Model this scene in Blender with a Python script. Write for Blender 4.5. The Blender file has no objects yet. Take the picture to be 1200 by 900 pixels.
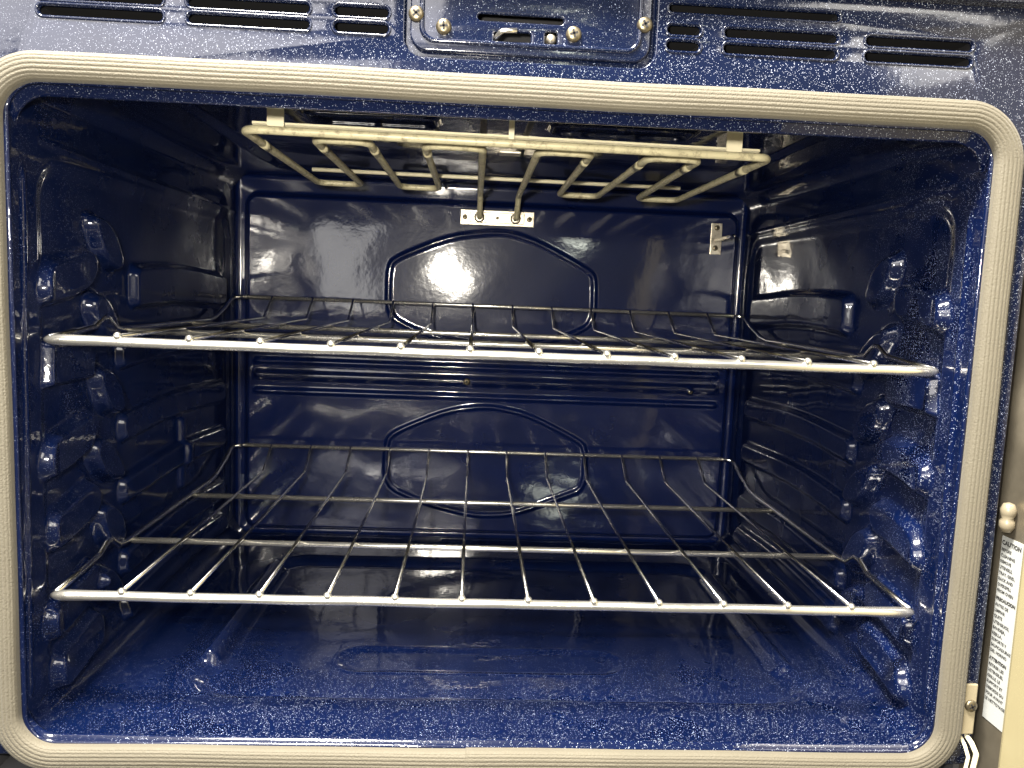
import bpy, bmesh, math, random
import numpy as np
from mathutils import Vector, Matrix

random.seed(7)
scene = bpy.context.scene
COL = scene.collection

# ------------------------------------------------------------------ camera
CAM = Vector((-0.02086, -0.50134, -0.11356))
cam_data = bpy.data.cameras.new('camera')
cam_data.sensor_fit = 'HORIZONTAL'
cam_data.sensor_width = 36.0
cam_data.lens = 929.87 / 1200 * 36.0
cam_data.clip_start = 0.01
cam_data.clip_end = 50
cam = bpy.data.objects.new('camera', cam_data)
COL.objects.link(cam)
RIGHT = Vector((0.99812458, -0.04633151, 0.04000882))
UP = Vector((-0.03444495, 0.11521584, 0.9927431))
FWD = Vector((0.05060494, 0.99225939, -0.11340387))
cam.matrix_world = Matrix((
    (RIGHT.x, UP.x, -FWD.x, CAM.x), (RIGHT.y, UP.y, -FWD.y, CAM.y),
    (RIGHT.z, UP.z, -FWD.z, CAM.z), (0, 0, 0, 1)))
scene.camera = cam

# ------------------------------------------------------------------ world and lamps
world = bpy.data.worlds.new('World')
scene.world = world
world.use_nodes = True
bg = world.node_tree.nodes['Background']
bg.inputs[0].default_value = (1.0, 0.96, 0.90, 1)
bg.inputs[1].default_value = 0.13

def area(name, loc, target, sx, sy, power, col, shape='RECTANGLE'):
    d = bpy.data.lights.new(name, 'AREA')
    d.shape = shape
    d.size = sx
    if shape in ('RECTANGLE', 'ELLIPSE'):
        d.size_y = sy
    d.energy = power
    d.color = col
    o = bpy.data.objects.new(name, d)
    o.location = loc
    o.rotation_euler = (Vector(target) - Vector(loc)).to_track_quat('-Z', 'Y').to_euler()
    COL.objects.link(o)
    return o

# phone flash beside the lens, and the room behind the photographer
area('phone_flash', CAM + Vector((-0.060, -0.01, 0.042)), (0.0, 0.454, -0.20), 0.03, 0.03, 5.6, (1.0, 0.93, 0.80), 'DISK')
area('kitchen_ceiling_lamp', (-0.45, -0.55, 1.45), (0, 0.0, -0.3), 0.50, 0.35, 225, (1.0, 0.95, 0.86))
area('kitchen_window', (-1.05, -2.0, 0.75), (0, 0, -0.2), 1.5, 0.8, 30, (1.0, 0.96, 0.94))
area('kitchen_far_window', (1.55, -2.0, 1.15), (0, 0.2, -0.2), 0.9, 1.2, 30, (1.0, 0.95, 0.86))
area('kitchen_doorway', (-0.80, -2.6, 0.00), (0, 0, -0.1), 0.55, 0.50, 4.5, (1.0, 0.97, 0.92))
area('kitchen_pendant', (0.42, -2.4, 0.25), (0, 0, -0.1), 0.14, 0.10, 1.8, (0.95, 1.0, 0.85))

scene.view_settings.view_transform = 'Standard'
scene.view_settings.look = 'None'
scene.view_settings.gamma = 1
scene.view_settings.exposure = 0.2
scene.view_settings.use_curve_mapping = False
scene.cycles.use_denoising = True
scene.cycles.max_bounces = 10
scene.cycles.glossy_bounces = 8
scene.cycles.sample_clamp_indirect = 6.0

# ------------------------------------------------------------------ materials
class NT:
    def __init__(s, name):
        s.m = bpy.data.materials.new(name)
        s.m.use_nodes = True
        s.t = s.m.node_tree
        s.p = s.t.nodes['Principled BSDF']
        s.tc = s.t.nodes.new('ShaderNodeTexCoord')
    def n(s, kind, **kw):
        nd = s.t.nodes.new(kind)
        for k, v in kw.items():
            if k.startswith('i_'):
                nd.inputs[k[2:].replace('_', ' ')].default_value = v
            else:
                setattr(nd, k, v)
        return nd
    def l(s, a, b):
        s.t.links.new(a, b)
    def noise(s, scale, detail=2, rough=0.5):
        nd = s.n('ShaderNodeTexNoise', i_Scale=scale, i_Detail=detail, i_Roughness=rough)
        s.l(s.tc.outputs['Object'], nd.inputs['Vector'])
        return nd
    def ramp(s, src, stops):
        r = s.n('ShaderNodeValToRGB')
        el = r.color_ramp.elements
        while len(el) < len(stops):
            el.new(0.5)
        for e, (pos, c) in zip(el, stops):
            e.position = pos
            e.color = c if len(c) == 4 else (*c, 1)
        s.l(src, r.inputs[0])
        return r
    def math(s, op, a, b=None, clamp=False):
        nd = s.n('ShaderNodeMath', operation=op, use_clamp=clamp)
        for i, v in enumerate((a, b)):
            if v is None:
                continue
            if isinstance(v, (int, float)):
                nd.inputs[i].default_value = v
            else:
                s.l(v, nd.inputs[i])
        return nd.outputs[0]
    def mix(s, fac, a, b):
        nd = s.n('ShaderNodeMix', data_type='RGBA')
        if isinstance(fac, (int, float)):
            nd.inputs[0].default_value = fac
        else:
            s.l(fac, nd.inputs[0])
        for i, v in ((6, a), (7, b)):
            if isinstance(v, tuple):
                nd.inputs[i].default_value = v if len(v) == 4 else (*v, 1)
            else:
                s.l(v, nd.inputs[i])
        return nd.outputs[2]
    def bump(s, h, strength, dist):
        b = s.n('ShaderNodeBump')
        b.inputs['Strength'].default_value = strength
        b.inputs['Distance'].default_value = dist
        s.l(h, b.inputs['Height'])
        return b.outputs[0]
    def set(s, **kw):
        for k, v in kw.items():
            s.p.inputs[k.replace('_', ' ')].default_value = v

def enamel(name, base=(0.0012, 0.0042, 0.024), speck=0.36, rough=0.30, coat_rough=0.035, peel=0.06, fine=1.15):
    m = NT(name)
    spots = None
    for sc_, gate, rad in ((1000 * fine, 1 - 0.26 * speck, 0.42), (1900 * fine, 1 - 0.40 * speck, 0.50)):
        v = m.n('ShaderNodeTexVoronoi', feature='F1', i_Scale=sc_)
        m.l(m.tc.outputs['Object'], v.inputs['Vector'])
        sep = m.n('ShaderNodeSeparateColor')
        m.l(v.outputs['Color'], sep.inputs[0])
        g = m.math('GREATER_THAN', sep.outputs[0], gate)
        size = m.math('MULTIPLY', sep.outputs[1], rad)
        inside = m.math('LESS_THAN', v.outputs['Distance'], size)
        a = m.math('MULTIPLY', g, inside)
        spots = a if spots is None else m.math('MAXIMUM', spots, a)
    big = m.noise(9, 3)
    dens = m.ramp(big.outputs['Fac'], [(0.30, (0.45,) * 3), (0.65, (1, 1, 1))])
    # fleck density: dense at the front, thin at the back and on the left
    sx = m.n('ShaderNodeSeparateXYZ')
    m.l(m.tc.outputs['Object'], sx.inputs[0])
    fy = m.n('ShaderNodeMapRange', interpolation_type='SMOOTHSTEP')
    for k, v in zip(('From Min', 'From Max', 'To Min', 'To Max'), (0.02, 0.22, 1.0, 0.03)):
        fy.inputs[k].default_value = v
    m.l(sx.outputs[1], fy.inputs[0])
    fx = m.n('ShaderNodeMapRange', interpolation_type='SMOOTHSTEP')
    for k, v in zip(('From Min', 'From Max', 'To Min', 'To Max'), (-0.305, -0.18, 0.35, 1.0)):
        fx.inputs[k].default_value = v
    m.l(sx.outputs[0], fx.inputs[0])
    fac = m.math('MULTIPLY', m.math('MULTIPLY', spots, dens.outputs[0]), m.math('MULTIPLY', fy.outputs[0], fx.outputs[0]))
    tone = m.noise(26, 4)
    b2 = tuple(c * 1.25 for c in base)
    blue = m.mix(tone.outputs['Fac'], tuple(c * 0.8 for c in base), b2)
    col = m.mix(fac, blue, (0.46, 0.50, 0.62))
    m.l(col, m.p.inputs['Base Color'])
    sm = m.noise(7, 5, 0.6)
    rr = m.ramp(sm.outputs['Fac'], [(0.3, (rough * 0.8,) * 3), (0.7, (rough * 1.3,) * 3)])
    m.l(rr.outputs[0], m.p.inputs['Roughness'])
    m.set(IOR=1.5, Specular_IOR_Level=0.06, Coat_Weight=1.0, Coat_Roughness=coat_rough, Coat_IOR=1.5)
    pl = m.noise(210, 2)
    h2 = m.noise(36, 2)
    hh = m.math('ADD', m.math('MULTIPLY', pl.outputs['Fac'], 0.25), h2.outputs['Fac'])
    nb = m.bump(hh, peel, 0.004)
    m.l(nb, m.p.inputs['Normal'])
    m.l(nb, m.p.inputs['Coat Normal'])
    return m.m

def metal(name, col, rough, var=0.15, metallic=1.0, grime=None, scale=60):
    m = NT(name)
    nz = m.noise(scale, 5, 0.6)
    c = m.mix(nz.outputs['Fac'], tuple(x * (1 - var) for x in col), tuple(min(1, x * (1 + var)) for x in col))
    if grime:
        g = m.noise(scale * 2.3, 6, 0.7)
        f = m.ramp(g.outputs['Fac'], [(0.5, (0, 0, 0)), (0.68, (1, 1, 1))])
        c = m.mix(f.outputs[0], c, grime)
    m.l(c, m.p.inputs['Base Color'])
    rr = m.ramp(nz.outputs['Fac'], [(0.3, (rough * 0.75,) * 3), (0.7, (min(1, rough * 1.3),) * 3)])
    m.l(rr.outputs[0], m.p.inputs['Roughness'])
    m.set(Metallic=metallic)
    return m.m

def plain(name, col, rough=0.6, var=0.12, scale=40, bump=0.0):
    m = NT(name)
    nz = m.noise(scale, 4)
    c = m.mix(nz.outputs['Fac'], tuple(x * (1 - var) for x in col), tuple(min(1, x * (1 + var)) for x in col))
    m.l(c, m.p.inputs['Base Color'])
    m.set(Roughness=rough)
    if bump:
        m.l(m.bump(m.noise(scale * 8, 3).outputs['Fac'], bump, 0.001), m.p.inputs['Normal'])
    return m.m

M = {}
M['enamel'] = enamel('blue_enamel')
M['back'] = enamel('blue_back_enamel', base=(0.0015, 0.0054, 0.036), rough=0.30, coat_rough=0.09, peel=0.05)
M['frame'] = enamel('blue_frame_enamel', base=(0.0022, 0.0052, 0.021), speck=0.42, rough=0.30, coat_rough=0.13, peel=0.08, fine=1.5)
M['chrome'] = metal('rack_chrome', (0.90, 0.88, 0.83), 0.17, 0.05)
M['rail'] = metal('rack_rail_chrome', (0.90, 0.87, 0.79), 0.23, 0.04, 0.92)
M['weld'] = metal('rack_weld', (0.80, 0.77, 0.70), 0.30, 0.1)
M['rod'] = metal('broiler_rod', (0.56, 0.51, 0.33), 0.45, 0.22, 0.12, grime=(0.26, 0.22, 0.14), scale=70)
M['cream'] = plain('cream_bracket_metal', (0.72, 0.66, 0.47), 0.45, 0.12, 60)
M['plate'] = metal('dull_steel_plate', (0.60, 0.55, 0.45), 0.36, 0.18, 0.9, grime=(0.30, 0.25, 0.18))
M['screw'] = metal('zinc_screw', (0.20, 0.17, 0.115), 0.38, 0.25, 0.9, grime=(0.18, 0.15, 0.10), scale=180)
M['dark'] = plain('dark_recess', (0.006, 0.006, 0.008), 0.8)
M['doorsteel'] = metal('door_trim_steel', (0.33, 0.29, 0.22), 0.42, 0.2, 0.85, scale=25)
M['doorcream'] = plain('door_liner_cream', (0.27, 0.235, 0.135), 0.4, 0.04, 12)
M['paper'] = plain('label_paper', (0.36, 0.37, 0.36), 0.5, 0.05, 20)
M['ink'] = plain('label_ink', (0.03, 0.03, 0.03), 0.6)
M['tan'] = plain('tan_bracket_paint', (0.27, 0.23, 0.15), 0.5, 0.15, 60)
M['white'] = plain('white_nylon', (0.17, 0.145, 0.10), 0.35, 0.06)
M['body'] = plain('oven_shell_steel', (0.05, 0.05, 0.055), 0.6)

def gasket_mat():
    m = NT('woven_fibreglass')
    nz = m.noise(22, 5, 0.6)
    fine = m.noise(900, 2)
    c = m.mix(nz.outputs['Fac'], (0.080, 0.070, 0.049), (0.115, 0.102, 0.074))
    c = m.mix(m.math('MULTIPLY', fine.outputs['Fac'], 0.5), c, (0.08, 0.068, 0.042))
    m.l(c, m.p.inputs['Base Color'])
    m.set(Roughness=0.72)
    m.p.inputs['Sheen Weight'].default_value = 0.15
    m.l(m.bump(fine.outputs['Fac'], 0.6, 0.0008), m.p.inputs['Normal'])
    return m.m
M['gasket'] = gasket_mat()

# ------------------------------------------------------------------ mesh helpers
def link(name, me, mat, parent=None):
    o = bpy.data.objects.new(name, me)
    if mat is not None:
        me.materials.append(M[mat] if isinstance(mat, str) else mat)
    COL.objects.link(o)
    if parent is not None:
        o.parent = parent
        off = Vector((0, 0, 0))
        q = parent
        while q is not None:
            off += q.location
            q = q.parent
        o.location = -off
    return o

def smooth(me, on=True):
    me.polygons.foreach_set('use_smooth', [on] * len(me.polygons))

def bm_mesh(name, bm, sm=True):
    bmesh.ops.recalc_face_normals(bm, faces=bm.faces)
    me = bpy.data.meshes.new(name)
    bm.to_mesh(me)
    bm.free()
    smooth(me, sm)
    return me

def empty(name, loc, label, cat, group=None):
    o = bpy.data.objects.new(name, None)
    o.empty_display_size = 0.05
    o.location = loc
    o['label'] = label
    o['category'] = cat
    if group:
        o['group'] = group
    COL.objects.link(o)
    return o

def grid_mesh(name, U, V, fn, flip=False):
    """U,V 1-d arrays; fn(uu,vv)->(x,y,z) arrays."""
    uu, vv = np.meshgrid(U, V, indexing='ij')
    x, y, z = fn(uu, vv)
    co = np.stack([x, y, z], -1).reshape(-1, 3).astype(np.float32)
    nu, nv = len(U), len(V)
    i = np.arange(nu * nv).reshape(nu, nv)
    q = np.stack([i[:-1, :-1], i[1:, :-1], i[1:, 1:], i[:-1, 1:]], -1).reshape(-1, 4)
    if flip:
        q = q[:, ::-1]
    me = bpy.data.meshes.new(name)
    me.vertices.add(len(co))
    me.vertices.foreach_set('co', co.ravel())
    me.loops.add(q.size)
    me.loops.foreach_set('vertex_index', np.ascontiguousarray(q).ravel().astype(np.int32))
    me.polygons.add(len(q))
    me.polygons.foreach_set('loop_start', np.arange(0, q.size, 4, dtype=np.int32))
    me.polygons.foreach_set('loop_total', np.full(len(q), 4, dtype=np.int32))
    me.update(calc_edges=True)
    smooth(me)
    return me

def axis(a, b, step, dense=0.02, dstep=0.0006):
    """samples from a to b, finer near both ends (for the rounded corners)."""
    n1 = int(dense / dstep)
    t = (1 - np.cos(np.linspace(0, math.pi / 2, n1))) * dense
    mid = np.arange(a + dense + step, b - dense, step)
    return np.unique(np.concatenate([a + t, mid, b - t[::-1]]))

def ss(e0, e1, x):
    t = np.clip((x - e0) / (e1 - e0), 0, 1)
    return t * t * (3 - 2 * t)

def sd_box(u, v, cu, cv, hu, hv, r):
    qx = np.abs(u - cu) - hu + r
    qy = np.abs(v - cv) - hv + r
    return np.hypot(np.maximum(qx, 0), np.maximum(qy, 0)) + np.minimum(np.maximum(qx, qy), 0) - r

def sd_poly(u, v, pts):
    d = np.full(u.shape, 9.0)
    P = pts + [pts[0]]
    for (ax, ay), (bx, by) in zip(P[:-1], P[1:]):
        ex, ey = bx - ax, by - ay
        t = np.clip(((u - ax) * ex + (v - ay) * ey) / (ex * ex + ey * ey), 0, 1)
        d = np.minimum(d, np.hypot(u - ax - t * ex, v - ay - t * ey))
    return d

def chaikin(pts, k=2):
    for _ in range(k):
        out = []
        for i in range(len(pts)):
            a, b = pts[i], pts[(i + 1) % len(pts)]
            out.append((a[0] * .8 + b[0] * .2, a[1] * .8 + b[1] * .2))
            out.append((a[0] * .2 + b[0] * .8, a[1] * .2 + b[1] * .8))
        pts = out
    return pts

def fillet(d, r):
    d = np.clip(d, 0, r)
    return r - np.sqrt(np.maximum(r * r - (r - d) ** 2, 0))

def bead(d, h, w):
    t = np.clip(np.abs(d) / w, 0, 1)
    return h * 0.5 * (1 + np.cos(math.pi * t))

def wob(u, v, a):
    """very slight oil-canning of the pressed sheet"""
    return a * (np.sin(u * 23 + 1.3) * np.sin(v * 19 + .4) + .6 * np.sin(u * 41 + v * 33) + .4 * np.sin(u * 71 - v * 63 + 2))

def round_path(pts, r, n=6, closed=False):
    P = [Vector(p) for p in pts]
    out = []
    N = len(P)
    for i, p in enumerate(P):
        if not closed and i in (0, N - 1):
            out.append(p)
            continue
        a = P[i - 1] - p
        b = P[(i + 1) % N] - p
        la, lb = a.length, b.length
        if la < 1e-9 or lb < 1e-9:
            continue
        a /= la
        b /= lb
        ang = a.angle(b)
        if ang > math.pi - 0.02:
            out.append(p)
            continue
        t = min(r / math.tan(ang / 2), la * .48, lb * .48)
        rr = t * math.tan(ang / 2)
        s, e = p + a * t, p + b * t
        c = p + (a + b).normalized() * (rr / math.sin(ang / 2))
        va, vb = s - c, e - c
        tot = va.angle(vb)
        for k in range(n + 1):
            f = k / n
            out.append(c + (va * math.sin((1 - f) * tot) + vb * math.sin(f * tot)) / math.sin(tot))
    return out

def tube(bm, pts, r, n=8, closed=False, caps=True, rads=None):
    P = [Vector(p) for p in pts]
    N = len(P)
    rings = []
    up = None
    for i in range(N):
        if closed:
            t = (P[(i + 1) % N] - P[i - 1])
        else:
            t = P[min(i + 1, N - 1)] - P[max(i - 1, 0)]
        t.normalize()
        if up is None:
            up = Vector((0, 0, 1)) if abs(t.z) < .9 else Vector((1, 0, 0))
        up = (up - t * up.dot(t)).normalized()
        sd = t.cross(up)
        rr = rads[i] if rads else r
        rings.append([bm.verts.new(P[i] + (up * math.cos(2 * math.pi * k / n) + sd * math.sin(2 * math.pi * k / n)) * rr) for k in range(n)])
    for i in range(N if closed else N - 1):
        a, b = rings[i], rings[(i + 1) % N]
        for k in range(n):
            bm.faces.new((a[k], a[(k + 1) % n], b[(k + 1) % n], b[k]))
    if caps and not closed:
        bm.faces.new(rings[0])
        bm.faces.new(rings[-1])

def tube_obj(name, pts, r, mat, parent, n=8, rads=None):
    bm = bmesh.new()
    tube(bm, pts, r, n, rads=rads)
    return link(name, bm_mesh(name, bm), mat, parent)

def box(bm, x0, x1, y0, y1, z0, z1, mi=0, bev=0.0):
    b2 = bmesh.new()
    bmesh.ops.create_cube(b2, size=1)
    for v in b2.verts:
        v.co = Vector((x0 + (v.co.x + .5) * (x1 - x0), y0 + (v.co.y + .5) * (y1 - y0), z0 + (v.co.z + .5) * (z1 - z0)))
    if bev:
        bmesh.ops.bevel(b2, geom=list(b2.edges), offset=bev, segments=2, affect='EDGES', profile=.6)
    off = {}
    for v in b2.verts:
        off[v] = bm.verts.new(v.co)
    for f in b2.faces:
        nf = bm.faces.new([off[v] for v in f.verts])
        nf.material_index = mi
    b2.free()

def box_obj(name, dims, mat, parent, bev=0.0, sm=False):
    bm = bmesh.new()
    box(bm, *dims, bev=bev)
    return link(name, bm_mesh(name, bm, sm), mat, parent)

def rrect(cx, cz, hx, hz, r, n=8):
    out = []
    for (sx, sz, a0) in ((1, 1, 0), (-1, 1, 90), (-1, -1, 180), (1, -1, 270)):
        for k in range(n + 1):
            a = math.radians(a0 + 90 * k / n)
            out.append((cx + sx * (hx - r) + r * math.cos(a), cz + sz * (hz - r) + r * math.sin(a)))
    return out

def plate_mesh(name, loops, y_front, thick, bevel):
    """flat sheet in the XZ plane with holes: first loop outer, the others holes; bevelled rims."""
    cu = bpy.data.curves.new(name + '_curve', 'CURVE')
    cu.dimensions = '2D'
    cu.fill_mode = 'BOTH'
    cu.extrude = max(thick / 2 - bevel, 0)
    cu.bevel_depth = bevel
    cu.bevel_resolution = 2
    for lp in loops:
        sp = cu.splines.new('POLY')
        sp.points.add(len(lp) - 1)
        for p, (x, z) in zip(sp.points, lp):
            p.co = (x, z, 0, 1)
        sp.use_cyclic_u = True
    tmp = bpy.data.objects.new(name + '_tmp', cu)
    COL.objects.link(tmp)
    bpy.context.view_layer.update()
    dg = bpy.context.evaluated_depsgraph_get()
    me = bpy.data.meshes.new_from_object(tmp.evaluated_get(dg))
    bpy.data.objects.remove(tmp)
    bpy.data.curves.remove(cu)
    me.materials.clear()
    for v in me.vertices:
        x, z, e = v.co
        v.co = (x, y_front + thick / 2 - e, z)
    me.name = name
    bm = bmesh.new()
    bm.from_mesh(me)
    bmesh.ops.remove_doubles(bm, verts=bm.verts, dist=1e-6)
    bmesh.ops.recalc_face_normals(bm, faces=bm.faces)
    bm.to_mesh(me)
    bm.free()
    smooth(me)
    me.set_sharp_from_angle(angle=math.radians(35))
    return me

def lathe(bm, prof, centre, axis_dir, n=20, mi=0):
    """prof: list of (radius, distance along axis)."""
    a = Vector(axis_dir).normalized()
    u = a.orthogonal().normalized()
    w = a.cross(u)
    c = Vector(centre)
    rings = []
    for r, d in prof:
        if r < 1e-7:
            rings.append([bm.verts.new(c + a * d)])
        else:
            rings.append([bm.verts.new(c + a * d + (u * math.cos(2 * math.pi * k / n) + w * math.sin(2 * math.pi * k / n)) * r) for k in range(n)])
    for A, B in zip(rings[:-1], rings[1:]):
        for k in range(n):
            k2 = (k + 1) % n
            if len(A) == 1 and len(B) == 1:
                continue
            if len(A) == 1:
                f = bm.faces.new((A[0], B[k2], B[k]))
            elif len(B) == 1:
                f = bm.faces.new((A[k], A[k2], B[0]))
            else:
                f = bm.faces.new((A[k], A[k2], B[k2], B[k]))
            f.material_index = mi

def screw(parent, x, y, z, r, h, turn=0.3, name='screw', mat='screw'):
    """pan-head screw facing -y with a cross recess"""
    bm = bmesh.new()
    lathe(bm, [(r, 0), (r, h * .35), (r * .93, h * .62), (r * .72, h * .86), (r * .4, h), (0, h * 1.02)], (x, y, z), (0, -1, 0), 20)
    for k in range(2):
        a = turn + k * math.pi / 2
        ca, sa = math.cos(a), math.sin(a)
        L, wd = r * .52, r * .13
        vs = []
        for dd in (h * .6, h * 1.06):
            for (p, q) in ((-L, -wd), (L, -wd), (L, wd), (-L, wd)):
                vs.append(bm.verts.new((x + p * ca - q * sa, y - dd, z + p * sa + q * ca)))
        for f in ((4, 5, 6, 7), (0, 1, 5, 4), (1, 2, 6, 5), (2, 3, 7, 6), (3, 0, 4, 7)):
            bm.faces.new([vs[i] for i in f]).material_index = 1
    me = bm_mesh(name, bm)
    o = link(name, me, mat, parent)
    me.materials.append(M['dark'])
    me.set_sharp_from_angle(angle=math.radians(40))
    return o

# ================================================================== the oven
HW, HT = 0.304, 0.4173          # half width of the cavity, height (top lip at z=0)
D0 = 0.464                      # back sheet
DP = 0.454                      # face of the raised back panel
CEIL = 0.013
oven = empty('oven', (0, 0.23, -0.46), 'speckled blue enamelled oven cavity with beige gasket round the opening', 'oven')

# ---- back wall
hexU = chaikin([(-.123, -.146), (-.1235, -.086), (-.110, -.075), (-.05, -.0495), (0.01, -.0415), (.05, -.0515), (.1145, -.0835), (.122, -.0925),
                (.123, -.146), (.093, -.163), (.035, -.1765), (-.03, -.1765), (-.090, -.163)])
hexL = chaikin([(-.122, -.352), (-.122, -.297), (-.110, -.285), (-.05, -.258), (0.0, -.2505), (.05, -.260), (.1092, -.2885), (.1213, -.2985),
                (.122, -.350), (.0916, -.362), (.0344, -.385), (-.012, -.3875), (-.0764, -.372)])

def back_fn(x, z):
    h = np.zeros_like(x)
    sd = sd_box(x, z, .0015, -.2096, .2917, .1995, .014)
    h += (D0 - DP) * ss(0.004, -0.003, sd)
    for P in (hexU, hexL):
        d = sd_poly(x, z, P)
        h += bead(d, .0032, .0045)
    ends = ss(.283, .276, np.abs(x))
    for zz, hh, w in ((-.2045, .0042, .0052), (-.2215, .0030, .0085), (-.2405, .0042, .0052)):
        h += bead(z - zz, hh, w) * ends
    # small dimple for the right screw
    h += bead(np.hypot(x - .246, z + .2247), .003, .006)
    h += wob(x, z, .00022)
    r = .006
    dx = HW - np.abs(x)
    dz = np.minimum(CEIL - z, z + HT)
    h += np.maximum(fillet(dx, r), fillet(dz, r))
    return x, D0 - h, z
bx_ = axis(-HW, HW, .0016, .012, .0007)
bz_ = axis(-HT, CEIL, .0016, .012, .0007)
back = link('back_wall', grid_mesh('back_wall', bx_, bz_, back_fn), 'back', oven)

screw(back, -.027, D0 - .0133, -.2215, .0042, .0025, .2)
screw(back, .2462, D0 - .0133, -.2247, .0030, .002, .6)

# ---- side walls
PADS = (-.113, -.171, -.231, -.283, -.3445, -.383)
BUMPS = (-.092, -.149, -.205, -.258, -.311, -.360)
def side_fn_factory(s):
    def fn(y, z):
        h = np.zeros_like(y)
        # crease just inside the mouth
        seam = ss(-.045, -.055, z) * ss(-.393, -.383, z)
        h += bead(y - (.0165 + .025 * (z + .05) * .9), .0026, .0030) * seam
        # pressed field behind it sits a little deeper
        h -= .003 * ss(.0, -.012, sd_box(y, z, .235, -.215, .205, .178, .03))
        sl = 2.75 if s < 0 else 1.95         # slope of the pressed ramps
        def ramp(d, H, k=1.0):
            t = np.clip(-d * sl * k / H, 0, 1)
            t = np.where(t < .15, t * t / .3, np.where(t > .85, 1 - .075 - (1 - t) ** 2 / .3, t - .075))
            return H * t / .925
        # hand-worn press tool: outlines wander a little
        wy = y + .0040 * np.sin(z * 62 + 2.1 * s)
        wz = z + .0050 * np.sin(y * 44 + .4 + .5 * s)
        for k, pz in enumerate(PADS):
            if k != 1:
                d = sd_box(wy - .10 * (z - pz), wz, .0665, pz, .0370, .0160, .0150)
                h += ramp(d, .0088)
            hv2 = .0185 if k == 0 else .0125
            y0 = .172 if k == 0 else .146
            d = sd_box(y, z + .003 * np.sin(y * 18), (y0 + .416) / 2, pz - (.008 if k == 0 else .003), (.416 - y0) / 2, hv2, .010)
            h += ramp(d, .0085 if k == 0 else .0070, 1.15)
        for pz in BUMPS:
            d = sd_box(wy + .6 * (z - pz), wz, .121, pz, .0185, .0200, .0165)
            h += ramp(d, .0105, 1.05)
        for _ in range(3):                      # soften the pressing
            h[1:-1] = (h[:-2] + 2 * h[1:-1] + h[2:]) / 4
            h[:, 1:-1] = (h[:, :-2] + 2 * h[:, 1:-1] + h[:, 2:]) / 4
        # the tall pad under the upper rack keeps a crisp front face
        d = sd_box(y - .148 * (z - PADS[1]), z, .066, PADS[1] - .002, .034, .0165, .005)
        h += np.clip(-d * (2.35 if s < 0 else 1.62), 0, .0085)
        if s < 0:
            h += .0055 * ss(.0015, -.0025, sd_box(y, z, .285, -.283, .0060, .036, .005))
        # long crease near the top
        h += bead(z + .030 + .01 * (y - .2), .0010, .004) * ss(.03, .06, y)
        h += wob(y * 1.1 + s, z, .00025)
        return s * (HW - h), y, z
    return fn
yy_ = np.concatenate([np.arange(0.0, .20, .0009), np.arange(.20, D0 - .004, .0018)])
zz_ = np.arange(-HT, CEIL + .001, .0011)
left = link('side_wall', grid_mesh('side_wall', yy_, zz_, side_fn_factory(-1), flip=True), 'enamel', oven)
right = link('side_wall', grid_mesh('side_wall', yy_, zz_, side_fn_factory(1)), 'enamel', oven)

# ---- floor
def floor_fn(x, y):
    h = np.zeros_like(x)
    h += bead(y - .004, .0042, .0065)
    sd = sd_box(x, y, .012, .222, .240, .155, .035)
    h -= .0075 * ss(.006, -.012, sd)
    d = sd_box(x, y, -.005, .142, .122, .024, .024)
    h -= .0018 * ss(.001, -.010, d)
    h += bead(d, .0005, .003)
    # stiffening ribs along the sides of the recess
    for sx in (-1, 1):
        d = sd_box(x, y, .012 + sx * .236, .235, .008, .115, .008)
        h += (.010 if sx < 0 else .005) * ss(.003, -.006, d)
    h += wob(x, y, .0003)
    h += fillet(HW - np.abs(x), .020)
    return x, y, -HT + h
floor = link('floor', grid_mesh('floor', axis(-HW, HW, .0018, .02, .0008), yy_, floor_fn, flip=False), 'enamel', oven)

# ---- ceiling
def ceil_fn(x, y):
    z = .004 - .0100 * np.clip((y - .001) / .009, 0, 1) + (CEIL + .006) * ss(.0115, .0175, y)
    # lamp and vent pressings
    for cx, hx in ((-.105, .050), (.090, .055)):
        d = sd_box(x, y, cx, .135, hx, .020, .012)
        z = z - bead(d, .0035, .004)
    z = z + .004 * ss(.004, -.006, sd_box(x, y, 0, .25, .24, .17, .03))
    d = HW - np.abs(x)
    return x, y, z - fillet(d, .020) + wob(x, y, .0002) * ss(.02, .05, y)
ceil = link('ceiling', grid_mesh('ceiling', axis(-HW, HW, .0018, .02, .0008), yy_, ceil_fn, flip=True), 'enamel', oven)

# ---- front frame with vent slots
OPEN = rrect(0, -HT / 2 + .002, .3056, HT / 2 + .003, .021, 10)
ZC = (.0505, .0412)
slots = []
for zc in ZC:
    for a, b in ((-.2828, -.2115), (-.1966, -.1255), (-.1105, -.0785), (.0914, .1113), (.1268, .1973), (.2157, .2832)):
        slots.append((a, b, zc, .0026))
for a, b in ((.0917, .197), (-.197, -.0917)):
    slots.append((a, b, .0632, .0022))
LP = rrect(.0078, .0555, .0774, .0301, .012, 8)        # opening for the latch plate
loops = [rrect(-.002, -.175, .334, .2495, .004, 2), OPEN, LP]
for a, b, zc, hz in slots:
    loops.append(rrect((a + b) / 2, zc, (b - a) / 2 + .0011, hz + .0011, (hz + .0011) * .98, 5))
frame = link('front_frame', plate_mesh('front_frame', loops, 0.0, .003, .0011), 'frame', oven)

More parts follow.
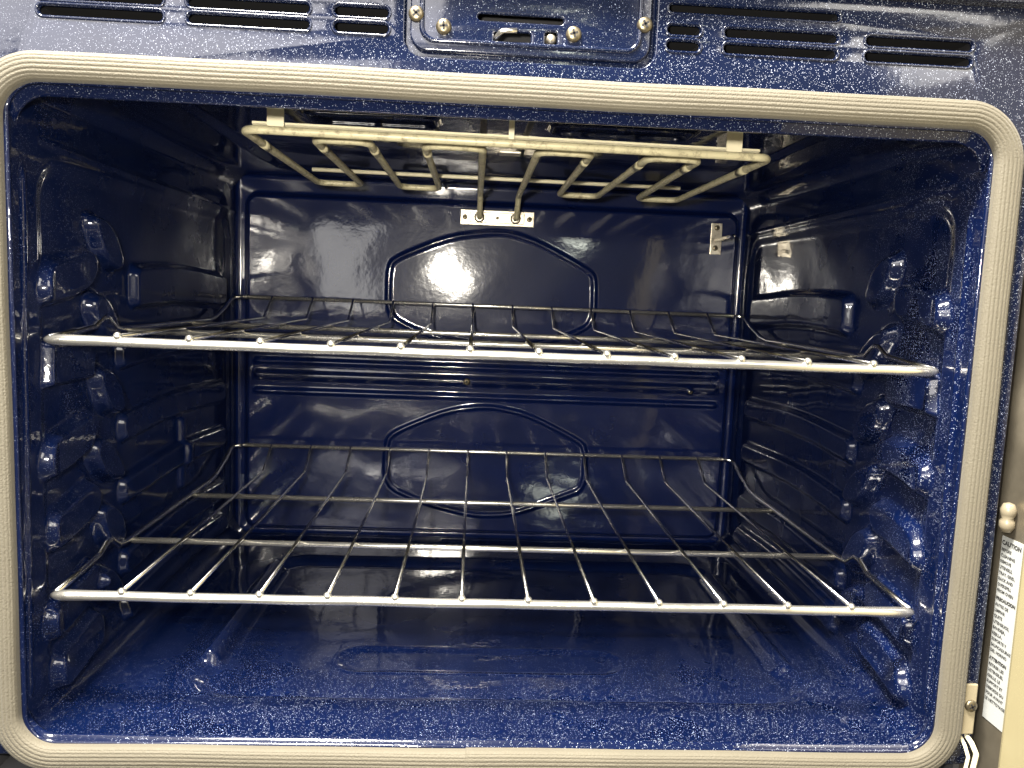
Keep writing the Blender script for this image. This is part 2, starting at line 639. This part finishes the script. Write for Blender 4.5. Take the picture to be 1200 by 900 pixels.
for a, b, zc, hz in slots:      # dark duct behind every slot
    bm = bmesh.new()
    x0, x1, z0, z1 = a - .001, b + .001, zc - hz - .001, zc + hz + .001
    for dims in ((x0, x1, .030, .031, z0, z1), (x0, x1, .0031, .030, z0 - .0008, z0), (x0, x1, .0031, .030, z1, z1 + .0008),
                 (x0 - .0008, x0, .0031, .030, z0, z1), (x1, x1 + .0008, .0031, .030, z0, z1)):
        box(bm, *dims)
    link('vent_slot', bm_mesh('vent_slot', bm, False), 'dark', frame)
    bm = bmesh.new()
    tube(bm, [(x, .0003, zq) for x, zq in rrect((a + b) / 2, zc, (b - a) / 2 + .0013, hz + .0013, hz + .0012, 6)], .0010, 8, closed=True)
    link('slot_rim', bm_mesh('slot_rim', bm), 'frame', frame)

# overhanging control-panel ledge above the frame
box_obj('top_ledge', (-.336, .332, -.010, .020, .0745, .125), 'frame', oven, bev=.002, sm=False)

# ---- latch plate
lp_loops = [rrect(.0078, .0555, .0718, .0245, .0088, 8),
            rrect(.0012, .0513, .0272, .0032, .0031, 5),
            rrect(-.0036, .0398, .0124, .0048, .0026, 4),
            rrect(.0200, .0402, .0048, .0058, .0026, 4)]
latch_plate = link('latch_plate', plate_mesh('latch_plate', lp_loops, -.0006, .0034, .0012), 'frame', oven)
bm = bmesh.new()
tube(bm, [(x, -.0004, z) for x, z in rrect(.0078, .0575, .0660, .0215, .008, 8)], .0017, 8, closed=True)
link('raised_border', bm_mesh('raised_border', bm), 'frame', latch_plate)
for i, (x, z) in enumerate(((-.0617, .0505), (-.0451, .0440), (.0335, .0439), (.0766, .0517))):
    screw(latch_plate, x, -.0006, z, .0047, .0030, (.8, .1, .3, .55)[i])
link('latch_surround', plate_mesh('latch_surround', [rrect(.0078, .0555, .0820, .0340, .012, 6), rrect(.0078, .0500, .0600, .0150, .004, 4)], .0046, .0012, .0002), 'frame', latch_plate)
box_obj('latch_recess', (-.052, .052, .022, .023, .030, .060), 'dark', latch_plate)
bm = bmesh.new()
pts = round_path([(-.0145, .010, .0385), (-.0135, .001, .0400), (-.0100, -.0025, .0432), (-.001, -.0025, .0436)], .004, 5)
for i, p in enumerate(pts):
    pass
tube(bm, pts, .0016, 8)
link('latch_hook', bm_mesh('latch_hook', bm), 'weld', latch_plate)
bm = bmesh.new()
lathe(bm, [(.0032, -.010), (.0032, .001), (.0026, .0026), (.0010, .0036), (0, .0038)], (.0200, .0030, .0412), (0, -1, 0), 14)
link('latch_pin', bm_mesh('latch_pin', bm), 'plate', latch_plate)

# ---- rolled edge of the mouth
bm = bmesh.new()
tube(bm, [(x, .0008, z) for x, z in rrect(0, -HT / 2 + .0004, .3038, HT / 2 + .0002, .020, 12)], .0017, 10, closed=True)
link('mouth_edge', bm_mesh('mouth_edge', bm), 'enamel', oven)

# ---- outer shell (closes the box behind the sheets)
bm = bmesh.new()
box(bm, -.332, -.328, .0035, .52, -.445, .12)
box(bm, .324, .328, .0035, .52, -.445, .12)
box(bm, -.327, .323, .0035, .52, .116, .12)
box(bm, -.327, .323, .0035, .52, -.445, -.441)
box(bm, -.327, .323, .516, .52, -.440, .115)
link('outer_shell', bm_mesh('outer_shell', bm, False), 'body', oven)

# ---- gasket
def gasket():
    hx, hz, rad = .3132, (HT + .0170) / 2, .0300
    cz = -HT / 2 + .0002
    base = []
    def seg(x0, z0, x1, z1, n):
        for k in range(n):
            t = k / n
            base.append((x0 + (x1 - x0) * t, z0 + (z1 - z0) * t))
    def arc(cx, czz, a0, n=18):
        for k in range(n):
            a = math.radians(a0 + 90 * k / n)
            base.append((cx + rad * math.cos(a), czz + rad * math.sin(a)))
    t, b = cz + hz, cz - hz
    seg(hx - rad, t, -hx + rad, t, 120)
    arc(-hx + rad, t - rad, 90)
    seg(-hx, t - rad, -hx, b + rad, 90)
    arc(-hx + rad, b + rad, 180)
    seg(-hx + rad, b, -.0170, b, 60)
    seg(-.0170, b, -.0164, b, 2)
    seg(-.0164, b, hx - rad, b, 60)
    arc(hx - rad, b + rad, 270)
    seg(hx, b + rad, hx, t - rad, 90)
    arc(hx - rad, t - rad, 0)
    N = len(base)
    co, faces = [], []
    K = 90
    for i, (x, z) in enumerate(base):
        x0, z0 = base[i - 1]
        x1, z1 = base[(i + 1) % N]
        tx, tz = x1 - x0, z1 - z0
        L = math.hypot(tx, tz)
        nx, nz = tz / L, -tx / L        # outward for this winding
        wv = .0003 * math.sin(i * .09) + .00015 * math.sin(i * .23 + 1)
        x += nx * wv
        z += nz * wv
        scl = 1.0
        if b - .002 < z < b + .002 and x > -.0167:
            scl = 1.0 + .07 * max(0, 1 - (x + .0167) / .12)
        for k in range(K + 1):
            f = k / K
            a = math.pi * f
            ww = -math.cos(a) * .0086
            hh = (math.sin(a) ** .40) * .0078
            rib = .00038 * abs(math.sin(f * math.pi * 10)) * math.sin(a) ** .6
            hh = (hh + rib) * scl
            ww *= scl
            co.append((x + nx * ww, -hh + .0002, z + nz * ww))
    for i in range(N):
        j = (i + 1) % N
        for k in range(K):
            faces.append((i * (K + 1) + k, i * (K + 1) + k + 1, j * (K + 1) + k + 1, j * (K + 1) + k))
    me = bpy.data.meshes.new('gasket')
    me.from_pydata(co, [], faces)
    bm = bmesh.new()
    bm.from_mesh(me)
    bmesh.ops.recalc_face_normals(bm, faces=bm.faces)
    bm.to_mesh(me)
    bm.free()
    smooth(me)
    return link('gasket', me, 'gasket', oven)
gk = gasket()

# hinge-side bracket and gasket hook at the lower right corner
brk = box_obj('corner_bracket', (.3222, .3316, -.0022, .0000, -.402, -.366), 'tan', oven, bev=.0008)
screw(brk, .3276, -.0022, -.3812, .0042, .0022, .5)
bm = bmesh.new()
tube(bm, round_path([(.3285, .002, -.404), (.3285, -.006, -.406), (.3300, -.010, -.412), (.3275, -.011, -.424), (.3300, -.010, -.440)], .003, 4), .0017, 8)
tube(bm, round_path([(.3245, .002, -.404), (.3240, -.006, -.408), (.3245, -.010, -.414), (.3230, -.010, -.426), (.3250, -.010, -.440)], .003, 4), .0012, 8)
link('gasket_hook', bm_mesh('gasket_hook', bm), 'cream', oven)

# ---- broil element
element = bpy.data.objects.new('broil_element', None)
element.empty_display_size = .05
element.parent = oven
element.location = Vector((0, .25, CEIL)) - oven.location
COL.objects.link(element)
ZE = -.005
def ey(x, y):
    return y + .030 * x
def E(x, y, z=ZE):
    return (x, ey(x, y), z)
half = [(-.0186, .4535, -.0262), (-.0186, .430, -.0262), (-.0186, .395, -.0060), (-.0186, .118, ZE), (-.0626, .118, ZE), (-.0626, .374, ZE),
        (-.1045, .374, ZE), (-.1045, .118, ZE), (-.1450, .118, ZE), (-.1450, .374, ZE), (-.1905, .374, ZE), (-.1905, .094, ZE)]
path = [(x, ey(x, y) if 0 < i else y, z) for i, (x, y, z) in enumerate(half)]
mir = [(.0240, .4535, -.0262), (.0240, .430, -.0262), (.0240, .395, -.0060), (.0240, .118, ZE), (.0650, .118, ZE), (.0665, .374, ZE),
       (.1085, .374, ZE), (.1100, .118, ZE), (.1500, .118, ZE), (.1530, .374, ZE), (.1965, .374, ZE), (.1975, .094, ZE)]
path2 = [(x, ey(x, y) if 0 < i else y, z) for i, (x, y, z) in enumerate(mir)]
full = path + path2[::-1]
bm = bmesh.new()
tube(bm, round_path(full, .0115, 8), .0031, 12)
link('heating_rod', bm_mesh('heating_rod', bm), 'rod', element)
# cold sleeves pushed over the rod just behind each front bend
for x in (-.0626, -.1045, -.1450, .0650, .1100, .1500, -.1905, .1975):
    tube_obj('rod_sleeve', [E(x, .150), E(x, .168)], .0035, 'rod', element, 12)
# flat carrier strip behind the front run, thin cross rod at the back
bm = bmesh.new()
for a, b in ((-.186, .192),):
    vs = []
    for (x, yy, z) in ((a, .1035, ZE + .0062), (b, .1035, ZE + .0062), (b, .1115, ZE + .0036), (a, .1115, ZE + .0036)):
        vs.append(bm.verts.new(E(x, yy, z)))
    for v in list(vs):
        vs.append(bm.verts.new(v.co + Vector((0, .0005, .0016))))
    for f in ((0, 1, 2, 3), (7, 6, 5, 4), (0, 4, 5, 1), (1, 5, 6, 2), (2, 6, 7, 3), (3, 7, 4, 0)):
        bm.faces.new([vs[i] for i in f])
link('carrier_strip', bm_mesh('carrier_strip', bm, False), 'cream', element)
tube_obj('cross_rod', [E(-.1860, .318, ZE + .0056), E(.1860, .318, ZE + .0056)], .0020, 'cream', element, 8)
for x in (-.168, .170):
    yy = ey(x, .098)
    box_obj('hanger_strap', (x - .006, x + .006, yy, yy + .0012, ZE + .003, CEIL + .004), 'cream', element)
box_obj('hanger_strap', (.0000, .0040, ey(0, .098), ey(0, .098) + .0012, ZE + .003, CEIL + .004), 'cream', element)
clip = box_obj('centre_clip', (-.006, .010, ey(0, .104), ey(0, .118), ZE - .0050, ZE - .0034), 'plate', element, bev=.0006)
# mounting plate on the back wall
mp = box_obj('mounting_plate', (-.0410, .0460, DP - .0026, DP - .0006, -.0350, -.0175), 'plate', element, bev=.0006)
box_obj('raised_pad', (-.0300, .0345, DP - .0040, DP - .0026, -.0325, -.0200), 'plate', mp, bev=.0008)
for x in (-.0355, .0405):
    screw(mp, x, DP - .0026, -.0262, .0030, .0016, .4)
screw(mp, .0026, DP - .0040, -.0262, .0016, .001, .2)
for x in (-.0186, .0240):
    bm = bmesh.new()
    lathe(bm, [(.0062, 0), (.0062, .0015), (.0048, .003), (.0036, .003)], (x, DP - .0040, -.0262), (0, -1, 0), 16)
    link('terminal_collar', bm_mesh('terminal_collar', bm), 'plate', mp)

# ---- temperature sensor
sensor = bpy.data.objects.new('temperature_sensor', None)
sensor.empty_display_size = .02
sensor.parent = oven
sensor.location = Vector((.2655, DP, -.039)) - oven.location
COL.objects.link(sensor)
box_obj('bracket', (.2588, .2722, DP - .0030, DP - .0014, -.0575, -.0205), 'plate', sensor, bev=.0005)
bm = bmesh.new()
tube(bm, [(.2650, DP - .002, -.0405), (.2650, DP - .070, -.0405), (.2650, DP - .075, -.0405)], .0024, 10, rads=[.0024, .0024, .0012])
link('probe', bm_mesh('probe', bm), 'chrome', sensor)
screw(sensor, .2658, DP - .0030, -.0260, .0032, .0018, .3)
screw(sensor, .2650, DP - .0030, -.0500, .0032, .0018, .8)

# ================================================================== wire racks
HS, RW = .2530, .2980
YF, YB = .0294, .4290
def rack(z0, label):
    base = empty('wire_rack', (0, YF, z0 - .007), label, 'oven rack', 'chrome wire racks in the oven')
    rnd = random.Random(int(-z0 * 1e4))
    # front rail with rounded-off ends
    P, Rr = [], []
    for t in (0, .0025, .006, .012):
        P.append((-RW - .002 + t, YF, z0 - .0040)); Rr.append(.0014 + .0024 * min(1, (t / .008)) ** .5)
    for k in range(1, 24):
        P.append((-RW + .012 + (2 * RW - .024) * k / 24, YF + .0003 * math.sin(k), z0 - .0040 + .0002 * math.sin(k * 1.7))); Rr.append(.0033)
    for t in (.012, .006, .0025, 0):
        P.append((RW + .002 - t, YF, z0 - .0040)); Rr.append(.0014 + .0024 * min(1, (t / .008)) ** .5)
    tube_obj('front_rail', P, .0032, 'rail', base, 14, rads=Rr)
    # one rod forms both sides and the raised rear edge
    rp = [(-.268, YB, z0 + .022), (.268, YB, z0 + .022)]
    tube_obj('rear_rail', [(-RW + .012, YB, z0 + .022), (RW - .012, YB, z0 + .022)], .0022, 'rail', base, 10)
    for s in (-1, 1):
        sp = [(.0310, -.0030), (.068, -.0005), (.094, .0015), (.107, .0078), (.115, .0078), (.128, -.0010), (.138, -.0022), (.160, -.0022), (.345, -.0022), (.366, .000), (.400, .0100), (.4215, .0190)]
        pts = [(s * RW, y, z0 + z) for y, z in sp] + [(s * (RW - .003), .4262, z0 + .0212), (s * (RW - .012), YB, z0 + .022)]
        tube_obj('side_rail', round_path(pts, .006, 4), .0023, 'chrome', base, 10)
    for y in (.1500, .2960):
        tube_obj('cross_rail', [(-RW + .001, y, z0 - .0042), (RW - .001, y, z0 - .0044)], .0026, 'rail', base, 10)
    for i in range(12):
        x = -HS + 2 * HS * i / 11 + .0003
        j = rnd.uniform(-.0007, .0007)
        pts = round_path([(x, YF, z0 - .0002), (x + j, .25, z0), (x, .390, z0), (x, YB - .001, z0 + .0235)], .008, 5)
        w = tube_obj('wire', pts, .00145, 'chrome', base, 8)
        bm = bmesh.new()
        lathe(bm, [(0, -.0030), (.0018, -.0026), (.0027, -.0010), (.0028, .0006), (.0020, .0022), (0, .0030)], (x, YF - .0012, z0 - .0002), (0, -1, .2), 10)
        link('weld_bead', bm_mesh('weld_bead', bm), 'rail', w)
    return base
rack(-.1515, 'upper chrome wire oven rack just below the broil element')
rack(-.3246, 'lower chrome wire oven rack nearest the oven floor')

# ================================================================== open side-swing door (only its hinge edge shows)
XD = .345
door = bpy.data.objects.new('oven_door', None)
door.empty_display_size = .05
door.parent = oven
door.location = Vector((XD + .02, -.14, -.46)) - oven.location
door['label'] = 'open steel and cream door edge with a warning label'
COL.objects.link(door)
box_obj('hinge_trim', (XD, XD + .030, -.0150, .030, -.455, .080), 'doorsteel', door, bev=.002)
box_obj('door_liner', (XD - .004, XD + .024, -.300, -.0155, -.455, .080), 'doorcream', door, bev=.003)
lab = box_obj('warning_label', (XD - .0005, XD - .0001, -.0122, .0088, -.3945, -.2640), 'paper', door)
bm = bmesh.new()
lathe(bm, [(0, -.0105), (.0030, -.0098), (.0048, -.006), (.0047, -.0025), (.0034, -.0004), (.0046, .002), (.0050, .0055), (.0034, .0093), (0, .0104)], (.3395, -.001, -.2490), (0, 0, 1), 18)
link('roller_catch', bm_mesh('roller_catch', bm), 'white', door)

def text(body, y, z, size, bold):
    cu = bpy.data.curves.new('text_curve', 'FONT')
    cu.body = body
    cu.size = size
    cu.resolution_u = 2
    cu.offset = bold
    tmp = bpy.data.objects.new('tmp', cu)
    COL.objects.link(tmp)
    bpy.context.view_layer.update()
    me = bpy.data.meshes.new_from_object(tmp.evaluated_get(bpy.context.evaluated_depsgraph_get()))
    bpy.data.objects.remove(tmp)
    bpy.data.curves.remove(cu)
    for v in me.vertices:
        tx, tz, _ = v.co
        v.co = (XD - .0008, y - tx, z + tz)
    return me

blocks = [('CAUTION', ['BEFORE', 'CLEANING', 'REMOVE', 'UTENSILS,', 'TRAY, GRID,', 'RACK AND', 'OVERSPILL', 'FROM OVEN']),
          ('PRECAUCION', ['ANTES DE', 'LIMPIAR', 'QUITE', 'UTENSILIOS,', 'BANDEJA,', 'REJILLA,', 'SOPORTE Y', 'SALPICADURAS', 'DEL HORNO']),
          ('ATTENTION', ['RETIRER LES', 'USTENSILES,', 'GRILLE, LE', 'SUPPORT ET', 'DEBORDS DU', 'FOUR AVANT', 'LE NETTOYAGE'])]
z = -.2697
bm = bmesh.new()
bm.from_mesh(lab.data)
def put(body, size, bold):
    me = text(body, .0080, z, size, bold)
    n0 = len(bm.faces)
    bm.from_mesh(me)
    bm.faces.ensure_lookup_table()
    for f in bm.faces[n0:]:
        f.material_index = 1
    bpy.data.meshes.remove(me)
for head, lines in blocks:
    put(head, .0042 if len(head) < 9 else .0031, .00018)
    z -= .0044
    for ln in lines:
        put(ln, .0029, .00009)
        z -= .0041
    z -= .0016
bm.to_mesh(lab.data)
bm.free()
lab.data.materials.append(M['ink'])
